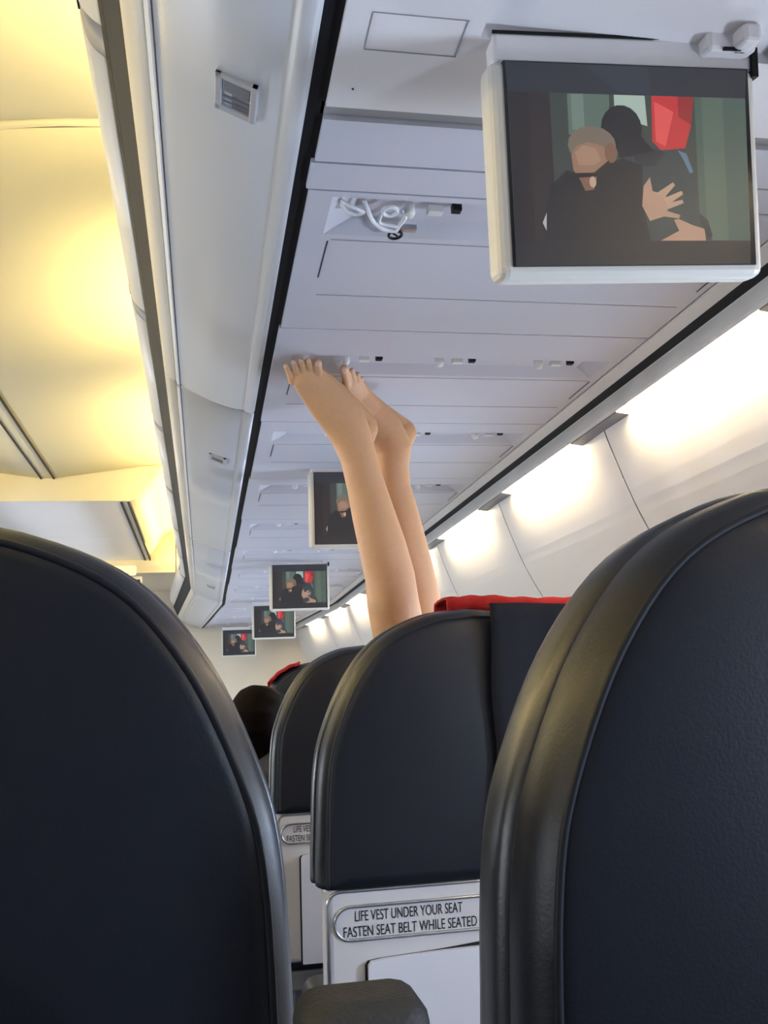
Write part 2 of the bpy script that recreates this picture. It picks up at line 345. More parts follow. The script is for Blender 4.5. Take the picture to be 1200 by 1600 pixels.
# outboard rail, black seals
struct(obj('trim_3', loft([(0.780, 0.598), (0.810, 0.594), (0.812, 0.606), (0.780, 0.612)], YR, 7.88), MT['white']), 'white edge rail between the service panels and the black seal', 'rail')
o4 = struct(empty('trim_4'), 'black rubber seal strips on both sides of the service panels', 'seal')
obj('seal', loft([(0.812, 0.5945), (0.842, 0.598), (0.842, 0.612), (0.812, 0.608)], YR, 7.88), MT['black'], o4)
obj('seal', loft([(0.109, 0.606), (0.1275, 0.606), (0.1275, 0.621), (0.109, 0.621)], YR, 7.88), MT['black'], o4)
struct(obj('trim_5', loft([(0.842, 0.594), (0.842, 0.612), (0.846, 0.612), (0.842, 0.558), (0.838, 0.555), (0.833, 0.560)], YR, 7.88), MT['white']), 'white lamp valance just under the right black seal', 'valance')

# ------------------------------------------------------------------ right side wall
wr = struct(empty('wall_right'), 'pale curved side wall panels washed by lamps under the bins', 'wall')
wp = [tuple(p) for p in smoothp([(0.860, 0.640), (0.866, 0.57), (0.893, 0.48), (0.926, 0.39), (0.958, 0.32), (0.993, 0.255), (1.035, 0.165), (1.075, 0.04), (1.10, -0.10)], 3)]
lo_p = [(1.10, -0.10), (1.12, -0.25), (1.13, -0.5), (1.12, -0.75), (1.06, -1.0)]
def wall_panel(y0, y1):
    """curved panel with the window opening cut out of it"""
    prof = wp + lo_p[1:]; hz0, hz1 = -0.25, 0.10; ym = (y0 + y1) / 2; hy0, hy1 = ym - 0.14, ym + 0.14
    prof = sorted(prof, key=lambda p: -p[1]); ys = sorted({y0, hy0, hy1, y1}); bm = bmesh.new()
    R = [[bm.verts.new(W(a + 0.008 * max(0, 1 - abs(y - ym) / (PITCH / 2)) ** 1, y, b)) for a, b in prof] for y in ys]
    for i in range(len(ys) - 1):
        for k in range(len(prof) - 1):
            zc = (prof[k][1] + prof[k + 1][1]) / 2
            if i == 1 and hz0 < zc < hz1: continue
            bm.faces.new((R[i][k], R[i + 1][k], R[i + 1][k + 1], R[i][k + 1]))
    e = bmesh.ops.extrude_face_region(bm, geom=list(bm.faces))
    for v in e['geom']:
        if isinstance(v, bmesh.types.BMVert): v.co.x += 0.012
    bm.verts.index_update()
    o = [v.co.copy() for v in bm.verts], [tuple(v.index for v in f.verts) for f in bm.faces]; bm.free(); return o
for k, (a, b_) in enumerate(zip(SEAMS[:-1], SEAMS[1:])):
    if a > 7.6: break
    b_ = min(b_, 7.88)
    obj('wall_panel', wall_panel(a + 0.003, b_ - 0.003), MT['wall'], wr)
    obj('seam_backing', loft([(p[0] + 0.006, p[1]) for p in wp] + [(p[0] + 0.012, p[1]) for p in wp[::-1]], a - 0.008, a + 0.008), MT['black'], wr)
    # slightly proud moulded rib beside the seam, lamp and its dark end piece
    if a < 7.0: obj('wall_lamp', loft([(0.845, 0.567), (0.853, 0.567), (0.853, 0.577), (0.845, 0.577)], a + 0.14, b_ - 0.13), MT['lamp'], wr)
    obj('lamp_end_cap', loft([(0.8425, 0.556), (0.872, 0.552), (0.866, 0.61), (0.845, 0.61)], a - 0.125, a + 0.13), MT['mgrey'], wr)
    wn = struct(empty('window_%d' % (k + 1), W(1.105, (a + b_) / 2, -0.08)), 'cabin window hidden behind the seats', 'window')
    fr_ = []
    sx = W(1.16, (a + b_) / 2, 0).x - CX
    ring = [V((0.01 * math.sin(t_) * -4 - 0.012, 0.145 * math.copysign(abs(math.cos(t_)) ** 0.5, math.cos(t_)), 0.165 * math.copysign(abs(math.sin(t_)) ** 0.5, math.sin(t_)))) for t_ in [2 * math.pi * i_ / 32 for i_ in range(32)]]
    obj('window_frame', tube(ring, 0.012, 8, True), MT['white'], wn, True)

# ------------------------------------------------------------------ monitors
Z0 = lambda x: (x - 105) / 995.0
def pic(poly): return [((x - 105) / 995.0, (y - 240) / 795.0) for x, y in poly]
def ell(cx, cy, rx, ry, n=18, a=0):
    return [(cx + rx * math.cos(t) * math.cos(a) - ry * math.sin(t) * math.sin(a), cy + rx * math.cos(t) * math.sin(a) + ry * math.sin(t) * math.cos(a)) for t in [2 * math.pi * i / n for i in range(n)]]
PIC = [
    ((44, 48, 58), [(105, 240), (1100, 240), (1090, 356), (110, 356)]),
    ((38, 40, 48), [(110, 940), (1085, 940), (1080, 1035), (108, 1038)]),
    ((50, 56, 68), [(420, 244), (680, 244), (690, 352), (560, 352)]),  # bluish highlight on the top letterbox bar, painted into the picture
    ((60, 68, 66), [(110, 356), (1090, 356), (1085, 940), (110, 940)]),
    ((48, 42, 46), [(112, 356), (275, 356), (278, 940), (112, 940)]),
    ((40, 36, 42), [(112, 356), (190, 356), (190, 940), (112, 940)]),
    ((92, 110, 102), [(345, 358), (520, 358), (500, 520), (345, 520)]),
    ((112, 130, 122), [(360, 358), (410, 358), (410, 500), (360, 500)]),
    ((168, 188, 178), [(535, 358), (662, 358), (668, 480), (535, 440)]),
    ((60, 70, 68), [(515, 358), (535, 358), (535, 440), (515, 440)]),
    ((74, 94, 88), [(870, 358), (1090, 358), (1085, 940), (870, 940)]),
    ((86, 106, 96), [(900, 358), (990, 358), (990, 938), (900, 938)]),
    ((196, 52, 58), [(690, 358), (868, 358), (850, 480), (822, 566), (720, 575), (685, 540)]),
    ((226, 84, 84), [(700, 380), (780, 420), (740, 560), (700, 540)]),
    ((150, 40, 48), [(800, 358), (868, 358), (852, 470), (800, 440)]),
    ((52, 64, 70), [(560, 590), (640, 555), (720, 580), (800, 572), (840, 610), (856, 690), (866, 830), (910, 880), (920, 938), (620, 940), (560, 800)]),
    ((92, 122, 146), [(790, 574), (826, 588), (852, 660), (838, 668), (812, 612)]),
    ((42, 48, 58), [(600, 590), (660, 560), (740, 585), (690, 640), (620, 640)]),
    ((34, 36, 44), [(232, 940), (226, 870), (262, 720), (330, 660), (420, 690), (480, 640), (560, 610), (640, 640), (630, 780), (660, 940)]),
    ((30, 33, 42), ell(560, 490, 84, 92)),
    ((32, 35, 44), [(540, 540), (640, 520), (690, 580), (600, 600), (545, 610)]),
    ((120, 108, 96), ell(436, 560, 98, 76)),
    ((150, 116, 96), [(350, 600), (372, 565), (420, 548), (478, 562), (500, 600), (496, 640), (450, 672), (440, 720), (410, 735), (382, 700), (356, 660)]),
    ((166, 132, 110), [(365, 590), (400, 560), (450, 572), (470, 620), (440, 640), (380, 640)]),
    ((124, 92, 76), ell(512, 590, 26, 40)),
    ((42, 38, 38), [(355, 672), (440, 668), (500, 620), (506, 630), (450, 690), (370, 692)]),
    ((128, 94, 80), [(378, 690), (450, 684), (436, 736), (400, 742)]),
    ((190, 160, 140), ell(432, 706, 14, 22)),
    ((178, 142, 122), [(640, 720), (668, 684), (676, 740), (730, 755), (745, 800), (720, 842), (660, 860), (630, 800)]),
    ((182, 148, 128), [(690, 750), (764, 704), (772, 716), (722, 768)]),
    ((186, 152, 132), [(720, 770), (798, 738), (804, 752), (738, 795)]),
    ((182, 148, 128), [(730, 790), (800, 774), (804, 788), (740, 812)]),
    ((176, 142, 122), [(700, 810), (788, 836), (782, 850), (700, 840)]),
    ((178, 142, 122), [(700, 940), (780, 900), (760, 856), (780, 852), (840, 878), (888, 892), (892, 940)]),
    ((38, 46, 56), [(866, 826), (904, 856), (922, 920), (905, 930), (880, 880)]),
    ((176, 180, 186), [(222, 868), (240, 828), (236, 900)]),
]
SW, SH = 0.240, 0.190                                       # picture size
def make_monitor():
    t = empty('drop_down_monitor')
    obj('casing', xf(box(-0.1335, 0.1335, -0.014, 0.022, -0.202, 0.004, 0.011, 4), lambda v: v), MT['bezel'], t, False)
    sc = obj('screen', box(-0.1205, 0.1225, -0.0158, -0.010, -0.191, 0.001, 0.0), MT['glass'], t)
    me = bpy.data.meshes.new('picture'); vs, fs, mi = [], [], []; cols = []
    for i, (c, poly) in enumerate(PIC):
        n0 = len(vs); pp = pic(poly)
        vs += [(-SW / 2 + 0.001 + u * SW, -0.0160 - 0.00001 * i, 0.0 - v * SH) for u, v in pp]
        fs.append(tuple(range(n0, n0 + len(pp))))
        if c not in cols:
            cols.append(c); me.materials.append(emat('picture_%d_%d_%d' % c, srgb(*c), 0.85))
        mi.append(cols.index(c))
    me.from_pydata(vs, [], fs)
    for p, k in zip(me.polygons, mi): p.material_index = k
    link('picture', me, None, sc)
    fl = obj('hinge_flap', xf(join(box(-0.128, 0.131, -0.012, 0.012, 0.0, 0.030, 0.004)), lambda v: v), MT['panel2'], t)
    obj('hinge_arm', join(box(0.075, 0.125, -0.03, 0.0, 0.012, 0.034, 0.004), box(0.100, 0.118, -0.05, -0.02, 0.012, 0.03, 0.004)), MT['panel2'], t)
    obj('hinge_gap', join(box(-0.128, 0.07, -0.0135, -0.011, 0.0275, 0.030), box(0.090, 0.108, -0.0315, -0.028, 0.012, 0.0145), box(0.128, 0.134, -0.016, 0.016, -0.006, 0.03)), MT['black'], t)
    return t
def copy_tree(o, parent=None):
    c = o.copy(); COL.objects.link(c); c.parent = parent
    for ch in [k for k in ORIG[o.name]]: copy_tree(ch, c)
    return c
ORIG = {}
def snapshot(o):
    ORIG[o.name] = list(o.children)
    for ch in o.children: snapshot(ch)
mon = make_monitor(); snapshot(mon)
MONS = [(0.403, 0.765, 0.586, 'large nearest drop-down monitor hanging at the upper right, showing two men hugging'),
        (0.409, 2.45, 0.590, 'second drop-down monitor, partly hidden behind the raised bare legs'),
        (0.419, 4.2, 0.590, 'third drop-down monitor, just left of the shins, showing the hugging scene'),
        (0.422, 5.88, 0.575, 'fourth drop-down monitor, overlapped at its top right by a bigger one'),
        (0.368, 7.5, 0.552, 'smallest farthest drop-down monitor against the beige bulkhead')]
for i, (dx, y, dz, lab) in enumerate(MONS):
    o = mon if i == 0 else copy_tree(mon)
    o.location = W(dx, y, dz); o.rotation_euler = (math.radians(12 if i == 0 else 5), math.radians(-3 if i == 0 else 0), 0); o.scale = (1.04 if i == 0 else 1, 1, 1); tag(o, lab, 'monitor', 'drop-down monitors')

# ------------------------------------------------------------------ seats
HW = 0.250
OUT = [(0.0, -0.62), (0.0, -0.295), (0.002, -0.20), (0.007, -0.11), (0.020, -0.050), (0.056, 0.029), (0.106, 0.088), (0.178, 0.122), (0.250, 0.131)]
def arch(z0, n=5):
    P = [V(p) for p in OUT]
    pts = [V((0.0, z0))] + [p for p in smoothp([tuple(q) for q in P], n) if p.y >= z0 + 0.008]
    left = [V((-HW + p.x, p.y)) for p in pts]
    return left + [V((-p.x, p.y)) for p in left[-2::-1]]
def inset(arc, d):
    r = []
    for i, p in enumerate(arc):
        a = arc[max(0, i - 1)]; b = arc[min(len(arc) - 1, i + 1)]; t = (b - a).normalized(); r.append(p + V((t.y, -t.x)) * d)
    return r
LEAN = 0.06
def lean(v): return V((v.x, v.y - (v.z + 0.15) * LEAN, v.z))
def ringsolid(arc, rings, caps=(0.0, 0.0)):
    """arch-shaped pad: rings of (inset, y); caps bulge towards -y at the back and +y at the front"""
    vs, fs = [], []; n = len(arc)
    zc = -0.10
    def add(pts, y): 
        vs.extend([V((p.x, y, p.y)) for p in pts])
    levels = []
    first = inset(arc, rings[0][0]); last = inset(arc, rings[-1][0])
    mid0 = V((0, zc))
    for s, f in ((0.02, 1.0), (0.35, 0.9), (0.7, 0.55), (0.9, 0.2)): levels.append(([V((p.x * s, (p.y - zc) * s + zc)) if True else p for p in first], rings[0][1] - caps[0] * f))
    for d, y in rings: levels.append((inset(arc, d), y))
    for s, f in ((0.9, 0.2), (0.7, 0.55), (0.35, 0.9), (0.02, 1.0)): levels.append(([V((p.x * s, (p.y - zc) * s + zc)) for p in last], rings[-1][1] + caps[1] * f))
    for pts, y in levels: add(pts, y)
    for i in range(len(levels) - 1):
        for k in range(n): fs.append((i * n + k, i * n + (k + 1) % n, (i + 1) * n + (k + 1) % n, (i + 1) * n + k))
    fs += [tuple(range(n - 1, -1, -1)), tuple((len(levels) - 1) * n + k for k in range(n))]
    return vs, fs
def text_mesh(body, width, name='lettering'):
    cu = bpy.data.curves.new(name, 'FONT'); cu.body = body; cu.size = 1.0; cu.extrude = 0.0
    o = bpy.data.objects.new(name, cu); COL.objects.link(o)
    dg = bpy.context.evaluated_depsgraph_get(); dg.update()
    me = bpy.data.meshes.new_from_object(o.evaluated_get(dg)); bpy.data.objects.remove(o)
    xs = [v.co.x for v in me.vertices]; x0, x1 = min(xs), max(xs); ys = [v.co.y for v in me.vertices]; y0, y1 = min(ys), max(ys)
    vs = [V(((v.co.x - x0) / (x1 - x0) * width, 0, (v.co.y - y0) / (y1 - y0))) for v in me.vertices]
    return vs, [tuple(p.vertices) for p in me.polygons]
def make_seat():
    """local origin: seat centre, rear face plane, camera-height datum z; floor is at -CZ"""
    s = empty('airline_seat')
    A = arch(-0.270)
    rear = ringsolid(A, [(0.026, 0.001), (0.019, 0.003), (0.014, 0.008), (0.008, 0.016), (0.004, 0.028), (0.002, 0.046), (0.005, 0.056), (0.011, 0.060)], (0.012, 0.0))
    obj('rear_cover', xf(rear, lean), MT['leather'], s, True)
    front = ringsolid(A, [(0.010, 0.059), (0.002, 0.063), (-0.001, 0.072), (0.0, 0.100), (0.006, 0.125), (0.018, 0.140), (0.036, 0.147)], (0.0, 0.012))
    obj('front_cushion', xf(front, lean), MT['leather2'], s, True)
    pa = inset(A, 0.0165)
    obj('piping', xf(tube([(p.x, 0.0045, p.y) for p in pa], 0.0028, 8), lean), MT['piping'], s, True)
    # lower back shell
    lp = obj('lower_panel', xf(box(-0.240, 0.240, 0.006, 0.05, -0.62, -0.262, 0.012, 3), lean), MT['shell'], s)
    rim = [(-0.235, -0.62)] + [(-0.217 - 0.018 * math.cos(a), -0.2925 + 0.018 * math.sin(a)) for a in [math.pi / 2 * i / 6 for i in range(7)]] + [(0.217 + 0.018 * math.sin(a), -0.2925 + 0.018 * math.cos(a)) for a in [math.pi / 2 * i / 6 for i in range(7)]] + [(0.235, -0.62)]
    obj('panel_rim', xf(tube([(p[0], 0.0065, p[1]) for p in rim], 0.003, 6), lean), MT['metal'], lp, True)
    # placard
    x0, x1, z0, z1 = -0.226, 0.02, -0.342, -0.296; r = (z1 - z0) / 2
    rr = [V((x0 + r - r * math.sin(a), 0, (z0 + z1) / 2 + r * math.cos(a))) for a in [math.pi * i / 10 for i in range(11)]] + [V((x1 - r + r * math.sin(a), 0, (z0 + z1) / 2 - r * math.cos(a))) for a in [math.pi * i / 10 for i in range(11)]]
    obj('placard_rim', xf(tube([(p.x, 0.005, p.z) for p in rr], 0.0026, 6, True), lean), MT['metal'], lp, True)
    l1 = text_mesh('LIFE VEST UNDER YOUR SEAT', 0.160); l2 = text_mesh('FASTEN SEAT BELT WHILE SEATED', 0.198)
    tx = join(xf(l1, lambda v: V((v.x - 0.196, 0.0052, v.z * 0.0145 - 0.3165))), xf(l2, lambda v: V((v.x - 0.213, 0.0052, v.z * 0.0145 - 0.3375))))
    obj('lettering', xf(tx, lean), MT['ink_and_shade'], lp)
    # tray table with a rounded top, standing a little proud, shadow in the gap above it painted as a black slab
    ta = [V((-0.180, -0.62)), V((-0.180, -0.377)), V((-0.176, -0.371))] + [V((-0.16 + 0.32 * i / 14, -0.369 + 0.005 * math.sin(math.pi * i / 14))) for i in range(15)] + [V((0.176, -0.371)), V((0.18, -0.377)), V((0.18, -0.62))]
    n = len(ta)
    def slab(pts, y0, y1): return [V((p.x, y, p.y)) for y in (y0, y1) for p in pts], [tuple(range(n)), tuple(range(2 * n - 1, n - 1, -1))] + [(k, (k + 1) % n, n + (k + 1) % n, n + k) for k in range(n)]
    obj('tray_table', xf(slab(ta, -0.006, 0.012), lean), MT['tray'], s)
    obj('tray_gap_shadow', xf(slab([V((p.x * 1.02, p.y + 0.007 * math.exp(-((p.x - 0.03) / 0.07) ** 2))) for p in ta], 0.0035, 0.007), lean), MT['ink_and_shade'], lp)
    # bottom cushion and legs
    obj('bottom_cushion', box(-0.225, 0.225, 0.10, 0.60, -0.66, -0.53, 0.03, 3), MT['leather2'], s, True)
    obj('seat_frame', box(-0.23, 0.23, 0.10, 0.56, -0.70, -0.655, 0.006), MT['mgrey'], s)
    for y in (0.14, 0.50):
        for x in (-0.18, 0.18): obj('leg', box(x - 0.015, x + 0.015, y - 0.015, y + 0.015, -1.0, -0.70, 0.003), MT['metal'], s)
    return s
seat = make_seat(); snapshot(seat)
ROWS = [0.53, 1.42, 2.40, 3.36]; CO = [-0.190, 0.406, 0.886]
SEATS = [
    (0, 0, 'huge dark navy leather seat back filling the lower left corner'), (1, 0, 'huge dark navy leather seat back at the lower right, warm sheen on its side'),
    (1, 1, 'navy seat in the middle reading life vest and seat belt notice, under the legs'), (1, 2, 'navy seat seen as a narrow slice left of the middle seat, notice partly hidden'),
    (1, 3, 'dark seat top peeking over the brown head, red cloth on its corner'),
    (0, 1, 'navy aisle seat hidden straight ahead of the lower left seat'), (2, 1, 'navy window seat hidden beside the middle seat with the notice'),
    (0, 2, 'navy aisle seat hidden two rows ahead of the lower left seat'), (2, 2, 'navy window seat hidden beside the narrow slice of seat')]
for i, (c, r_, lab) in enumerate(SEATS):
    o = seat if i == 0 else copy_tree(seat)
    o.location = (CX + CO[c] + (0.014 if (c, r_) == (1, 0) else 0), ROWS[r_] + (0.115 if (c, r_) == (0, 0) else 0), CZ); o.scale = (0.86 if c == 2 else 1, 1, 1); tag(o, lab, 'seat', 'navy leather airline seats')
# raised armrest between the two near seats
ar = tag(empty('armrest', (CX + 0.074, 0.50, CZ - 0.455)), 'dark grey padded armrest folded up between the two nearest seats', 'armrest')
obj('pad', box(-0.032, 0.033, -0.022, 0.03, 0.0, 0.312, 0.014, 4), MT['arm'], ar, True)
obj('hinge', box(-0.022, 0.022, -0.012, 0.03, -0.06, 0.005, 0.006), MT['mgrey'], ar)
obj('post', box(-0.015, 0.015, -0.005, 0.022, -0.55, -0.05, 0.004), MT['metal'], ar)

# ------------------------------------------------------------------ red cloths
def cloth(name, pts_top, y0, y1, drop, label):
    """strip draped over a seat top: pts_top = (dx, dz) crest line"""
    vs, fs = [], []; cr = smoothp(pts_top, 5); n = len(cr); sec = [(0, -drop), (0.0, -0.004), (0.012, 0.003), (0.3, 0.004), (0.7, 0.003), (0.97, 0.0), (1.0, -0.006), (1.0, -0.16)]
    for i, p in enumerate(cr):
        wv = 0.0012 * math.sin(i * 1.3)
        for a, dz in sec: vs.append(V((CX + p.x, y0 + (y1 - y0) * a + wv * 2, CZ + p.y + dz + wv)))
    k = len(sec)
    for i in range(n - 1):
        for j in range(k - 1): fs.append((i * k + j, i * k + j + 1, (i + 1) * k + j + 1, (i + 1) * k + j))
    o = obj(name, (vs, fs), MT['red'], None, True)
    md = o.modifiers.new('thick', 'SOLIDIFY'); md.thickness = 0.004; md.offset = 1
    return tag(o, label, 'cloth', 'red cloths')
cloth('red_cloth', [(0.386, 0.146), (0.42, 0.148), (0.46, 0.148), (0.51, 0.144), (0.56, 0.142), (0.61, 0.142)], 1.49, 1.57, 0.020, 'red cloth lying along the top of the middle seat beside the shins')
cloth('red_cloth', [(0.225, 0.062), (0.25, 0.088), (0.29, 0.112), (0.33, 0.125)], 3.36, 3.49, 0.002, 'scrap of red cloth on the seat corner above the brown head')
# dark garment hung over the right half of that seat back
gv, gf = [], []; ny, nx = 14, 12
for j in range(ny + 1):
    for i in range(nx + 1):
        x = 0.425 + 0.205 * i / nx; z = 0.131 - 0.36 * j / ny
        gv.append(V((CX + x + 0.002 * math.sin(j * 0.9), 1.42 - 0.019 - (z + 0.15) * 0.06 + 0.0025 * math.sin(i * 1.7 + j * 0.25), CZ + z - 0.012 * (i / nx) ** 2 * (j == 0))))
for j in range(ny):
    for i in range(nx): gf.append((j * (nx + 1) + i, j * (nx + 1) + i + 1, (j + 1) * (nx + 1) + i + 1, (j + 1) * (nx + 1) + i))
gm = obj('dark_garment', (gv, gf), MT['garment'], None, True)
md = gm.modifiers.new('thick', 'SOLIDIFY'); md.thickness = 0.006
tag(gm, 'dark navy garment hanging over the right half of the middle seat back', 'garment')

# ------------------------------------------------------------------ tubing hanging from the nearest service panel
tb = tag(empty('plastic_tubing', W(0.2370, 1.0763, 0.6000)), 'tangled clear plastic tubing with a black ring hanging from the nearest service panel', 'tubing')
def loc(vf): return xf(vf, lambda v: v - tb.location)
c3 = lambda pts: [W(*p) for p in pts]
obj('tube', loc(tube(smoothp(c3([(0.1690, 1.0663, 0.6070), (0.1790, 1.0613, 0.5970), (0.1920, 1.0663, 0.5940), (0.2000, 1.0737, 0.5950), (0.1900, 1.0800, 0.5950), (0.1770, 1.0763, 0.5980), (0.1710, 1.0688, 0.6060)]), 5), 0.0024, 8)), MT['tube'], tb, True)
obj('tube', loc(tube(smoothp(c3([(0.1990, 1.0613, 0.6040), (0.2060, 1.0713, 0.5940), (0.2150, 1.0888, 0.5910), (0.2300, 1.1025, 0.5890), (0.2460, 1.1063, 0.5890), (0.2500, 1.0988, 0.5920), (0.2550, 1.0825, 0.5960), (0.2490, 1.0763, 0.6020)]), 5), 0.0030, 8)), MT['tube'], tb, True)
obj('tube', loc(tube(smoothp(c3([(0.2240, 1.0737, 0.5970), (0.2230, 1.0913, 0.5920), (0.2370, 1.0963, 0.5910), (0.2490, 1.0988, 0.5910)]), 5), 0.0026, 8)), MT['tube'], tb, True)
ring = [W(0.233 + 0.009 * math.cos(a), 1.07 + 0.0105 * math.sin(a), 0.596) for a in [2 * math.pi * i / 20 for i in range(20)]]
obj('valve_cup', loc(tube(ring, 0.0030, 8, True)), MT['tube'], tb, True)
ring = [W(0.249 + 0.0085 * math.cos(a), 1.119 + 0.0105 * math.sin(a), 0.590) for a in [2 * math.pi * i / 20 for i in range(20)]]
obj('black_ring', loc(tube(ring, 0.0019, 8, True)), MT['black'], tb, True)
obj('pull_pin', loc(tube(c3([(0.2430, 1.1125, 0.5900), (0.2560, 1.1263, 0.5900)]), 0.0014, 6)), MT['black'], tb, True)
obj('clip', loc(small_box(0.259, 1.115, 0.018, 0.0045, -0.006, 0.002)), MT['metal'], tb)

# ------------------------------------------------------------------ people
CAMP = V((CX, 0, CZ))
def limb(chain, n=40, ends=True, view=True):
    """tapered limb from (dx, y, dz, r, k): r across the view, r*k along it; rounded ends"""
    pts = [V((CX + c[0], c[1], CZ + c[2])) for c in chain]; N = len(pts); vs, fs = [], []
    rings = []
    for i, p in enumerate(pts):
        t = (pts[min(N - 1, i + 1)] - pts[max(0, i - 1)]).normalized()
        vd = (V((0.25, 1, 0.25))).normalized()
        wv = t.cross(vd).normalized(); dv = wv.cross(t).normalized()
        rings.append((p, t, wv, dv, chain[i][3], chain[i][4] if len(chain[i]) > 4 else 1.0))
    R = []
    if ends:
        p, t, wv, dv, r, k = rings[0]
        for a in (75, 45, 20): R.append((p - t * r * 0.8 * math.sin(math.radians(a)), wv, dv, r * math.cos(math.radians(a)), k))
    for p, t, wv, dv, r, k in rings: R.append((p, wv, dv, r, k))
    if ends:
        p, t, wv, dv, r, k = rings[-1]
        for a in (20, 45, 75): R.append((p + t * r * 0.8 * math.sin(math.radians(a)), wv, dv, r * math.cos(math.radians(a)), k))
    for p, wv, dv, r, k in R:
        for j in range(n):
            q = 2 * math.pi * j / n; vs.append(p + wv * math.cos(q) * r + dv * math.sin(q) * r * k)
    for i in range(len(R) - 1):
        for j in range(n): fs.append((i * n + j, i * n + (j + 1) % n, (i + 1) * n + (j + 1) % n, (i + 1) * n + j))
    fs += [tuple(range(n - 1, -1, -1)), tuple((len(R) - 1) * n + j for j in range(n))]
    return vs, fs
def fuse(name, parts, material, parent, voxel=0.003, it=5):
    o = obj(name, xf(join(*parts), lambda v: v - parent.location), material, parent, True)
    md = o.modifiers.new('fuse', 'REMESH'); md.mode = 'VOXEL'; md.voxel_size = voxel; md.use_smooth_shade = True
    ms = o.modifiers.new('soften', 'SMOOTH'); ms.factor = 0.5; ms.iterations = it
    return o
pe = tag(empty('person', (CX + 0.60, 1.95, CZ - 0.53)), 'person lying across the row ahead, bare legs raised, feet pressed on the overhead panel', 'person')
leg1 = [(0.43, 1.87, -0.08, 0.06), (0.403, 1.84, 0.013, 0.0535), (0.384, 1.822, 0.068, 0.053), (0.367, 1.797, 0.123, 0.051), (0.355, 1.778, 0.176, 0.050), (0.349, 1.766, 0.224, 0.048), (0.333, 1.748, 0.283, 0.045), (0.317, 1.735, 0.337, 0.041), (0.303, 1.723, 0.390, 0.0365), (0.288, 1.706, 0.441, 0.0345), (0.275, 1.696, 0.476, 0.0375, 0.95), (0.259, 1.682, 0.507, 0.0425, 0.8), (0.233, 1.662, 0.533, 0.0415, 0.62), (0.208, 1.644, 0.555, 0.0365, 0.5), (0.188, 1.628, 0.569, 0.030, 0.42)]
leg2 = [(0.48, 1.95, -0.05, 0.06), (0.453, 1.914, 0.044, 0.0545), (0.443, 1.902, 0.108, 0.054), (0.425, 1.877, 0.172, 0.051), (0.411, 1.859, 0.235, 0.0485), (0.397, 1.84, 0.298, 0.0445), (0.383, 1.822, 0.36, 0.0395), (0.372, 1.809, 0.41, 0.0355), (0.369, 1.797, 0.446, 0.0345), (0.371, 1.788, 0.482, 0.0385, 0.95), (0.352, 1.772, 0.513, 0.0385, 0.8), (0.319, 1.744, 0.543, 0.0325, 0.65), (0.291, 1.712, 0.563, 0.0275, 0.55), (0.271, 1.675, 0.573, 0.022, 0.5)]
parts = [limb(leg1), limb(leg2),
         limb([(0.281, 1.712, 0.459, 0.026), (0.295, 1.723, 0.488, 0.029), (0.305, 1.729, 0.507, 0.0275)]),
         limb([(0.372, 1.797, 0.480, 0.028), (0.387, 1.803, 0.506, 0.030), (0.399, 1.809, 0.523, 0.0285)]),
         limb([(0.309, 1.729, 0.510, 0.0225), (0.275, 1.702, 0.538, 0.022, 0.8), (0.240, 1.668, 0.558, 0.019, 0.7), (0.210, 1.640, 0.570, 0.016, 0.7)]),
         limb([(0.402, 1.808, 0.526, 0.0215), (0.352, 1.775, 0.549, 0.020, 0.8), (0.305, 1.725, 0.570, 0.016, 0.7)]),
         limb([(0.43, 1.87, -0.08, 0.062), (0.52, 1.90, -0.22, 0.07), (0.64, 1.97, -0.39, 0.085)]),
         limb([(0.48, 1.95, -0.05, 0.062), (0.57, 1.98, -0.20, 0.07), (0.66, 2.03, -0.37, 0.085)]),
         limb([(0.62, 1.95, -0.40, 0.11), (0.72, 1.92, -0.38, 0.13), (0.82, 1.88, -0.32, 0.12), (0.90, 1.85, -0.25, 0.13), (0.93, 1.84, -0.20, 0.09), (0.94, 1.84, -0.14, 0.05), (0.94, 1.84, -0.08, 0.05)]),
         limb([(0.93, 1.835, -0.08, 0.07, 1.1), (0.93, 1.83, -0.02, 0.082, 1.15), (0.93, 1.83, 0.03, 0.07, 1.1)]),
         limb([(0.87, 1.76, -0.22, 0.045), (0.76, 1.74, -0.36, 0.04), (0.62, 1.80, -0.30, 0.03), (0.56, 1.82, -0.27, 0.03)])]
b1 = [(0.159, 1.632, 0.562), (0.170, 1.631, 0.568), (0.181, 1.630, 0.572), (0.193, 1.630, 0.573), (0.206, 1.632, 0.572)]
t1 = [(0.147, 1.612, 0.5875), (0.159, 1.595, 0.589), (0.1715, 1.588, 0.589), (0.1845, 1.588, 0.589), (0.202, 1.594, 0.588)]
for (a, b_, rr) in zip(b1, t1, (0.0054, 0.0050, 0.0051, 0.0054, 0.0082)):
    mid_ = tuple((p + q) / 2 + s for p, q, s in zip(a, b_, (0, -0.003, 0.001)))
    parts.append(limb([(*a, rr * 1.1), (*mid_, rr), (*b_, rr * 0.95)], 16))
for (a, b_, rr) in zip([(0.266, 1.668, 0.573), (0.281, 1.680, 0.573), (0.291, 1.689, 0.570), (0.298, 1.697, 0.566), (0.303, 1.704, 0.561)], [(0.253, 1.624, 0.587), (0.270, 1.636, 0.589), (0.283, 1.652, 0.588), (0.292, 1.666, 0.585), (0.299, 1.680, 0.580)], (0.0088, 0.0055, 0.0053, 0.0050, 0.0046)):
    mid_ = tuple((p + q) / 2 + s for p, q, s in zip(a, b_, (0, -0.003, 0.001)))
    parts.append(limb([(*a, rr * 1.1), (*mid_, rr), (*b_, rr * 0.95)], 16))
fuse('body', parts, MT['skin'], pe, 0.0018, 4)
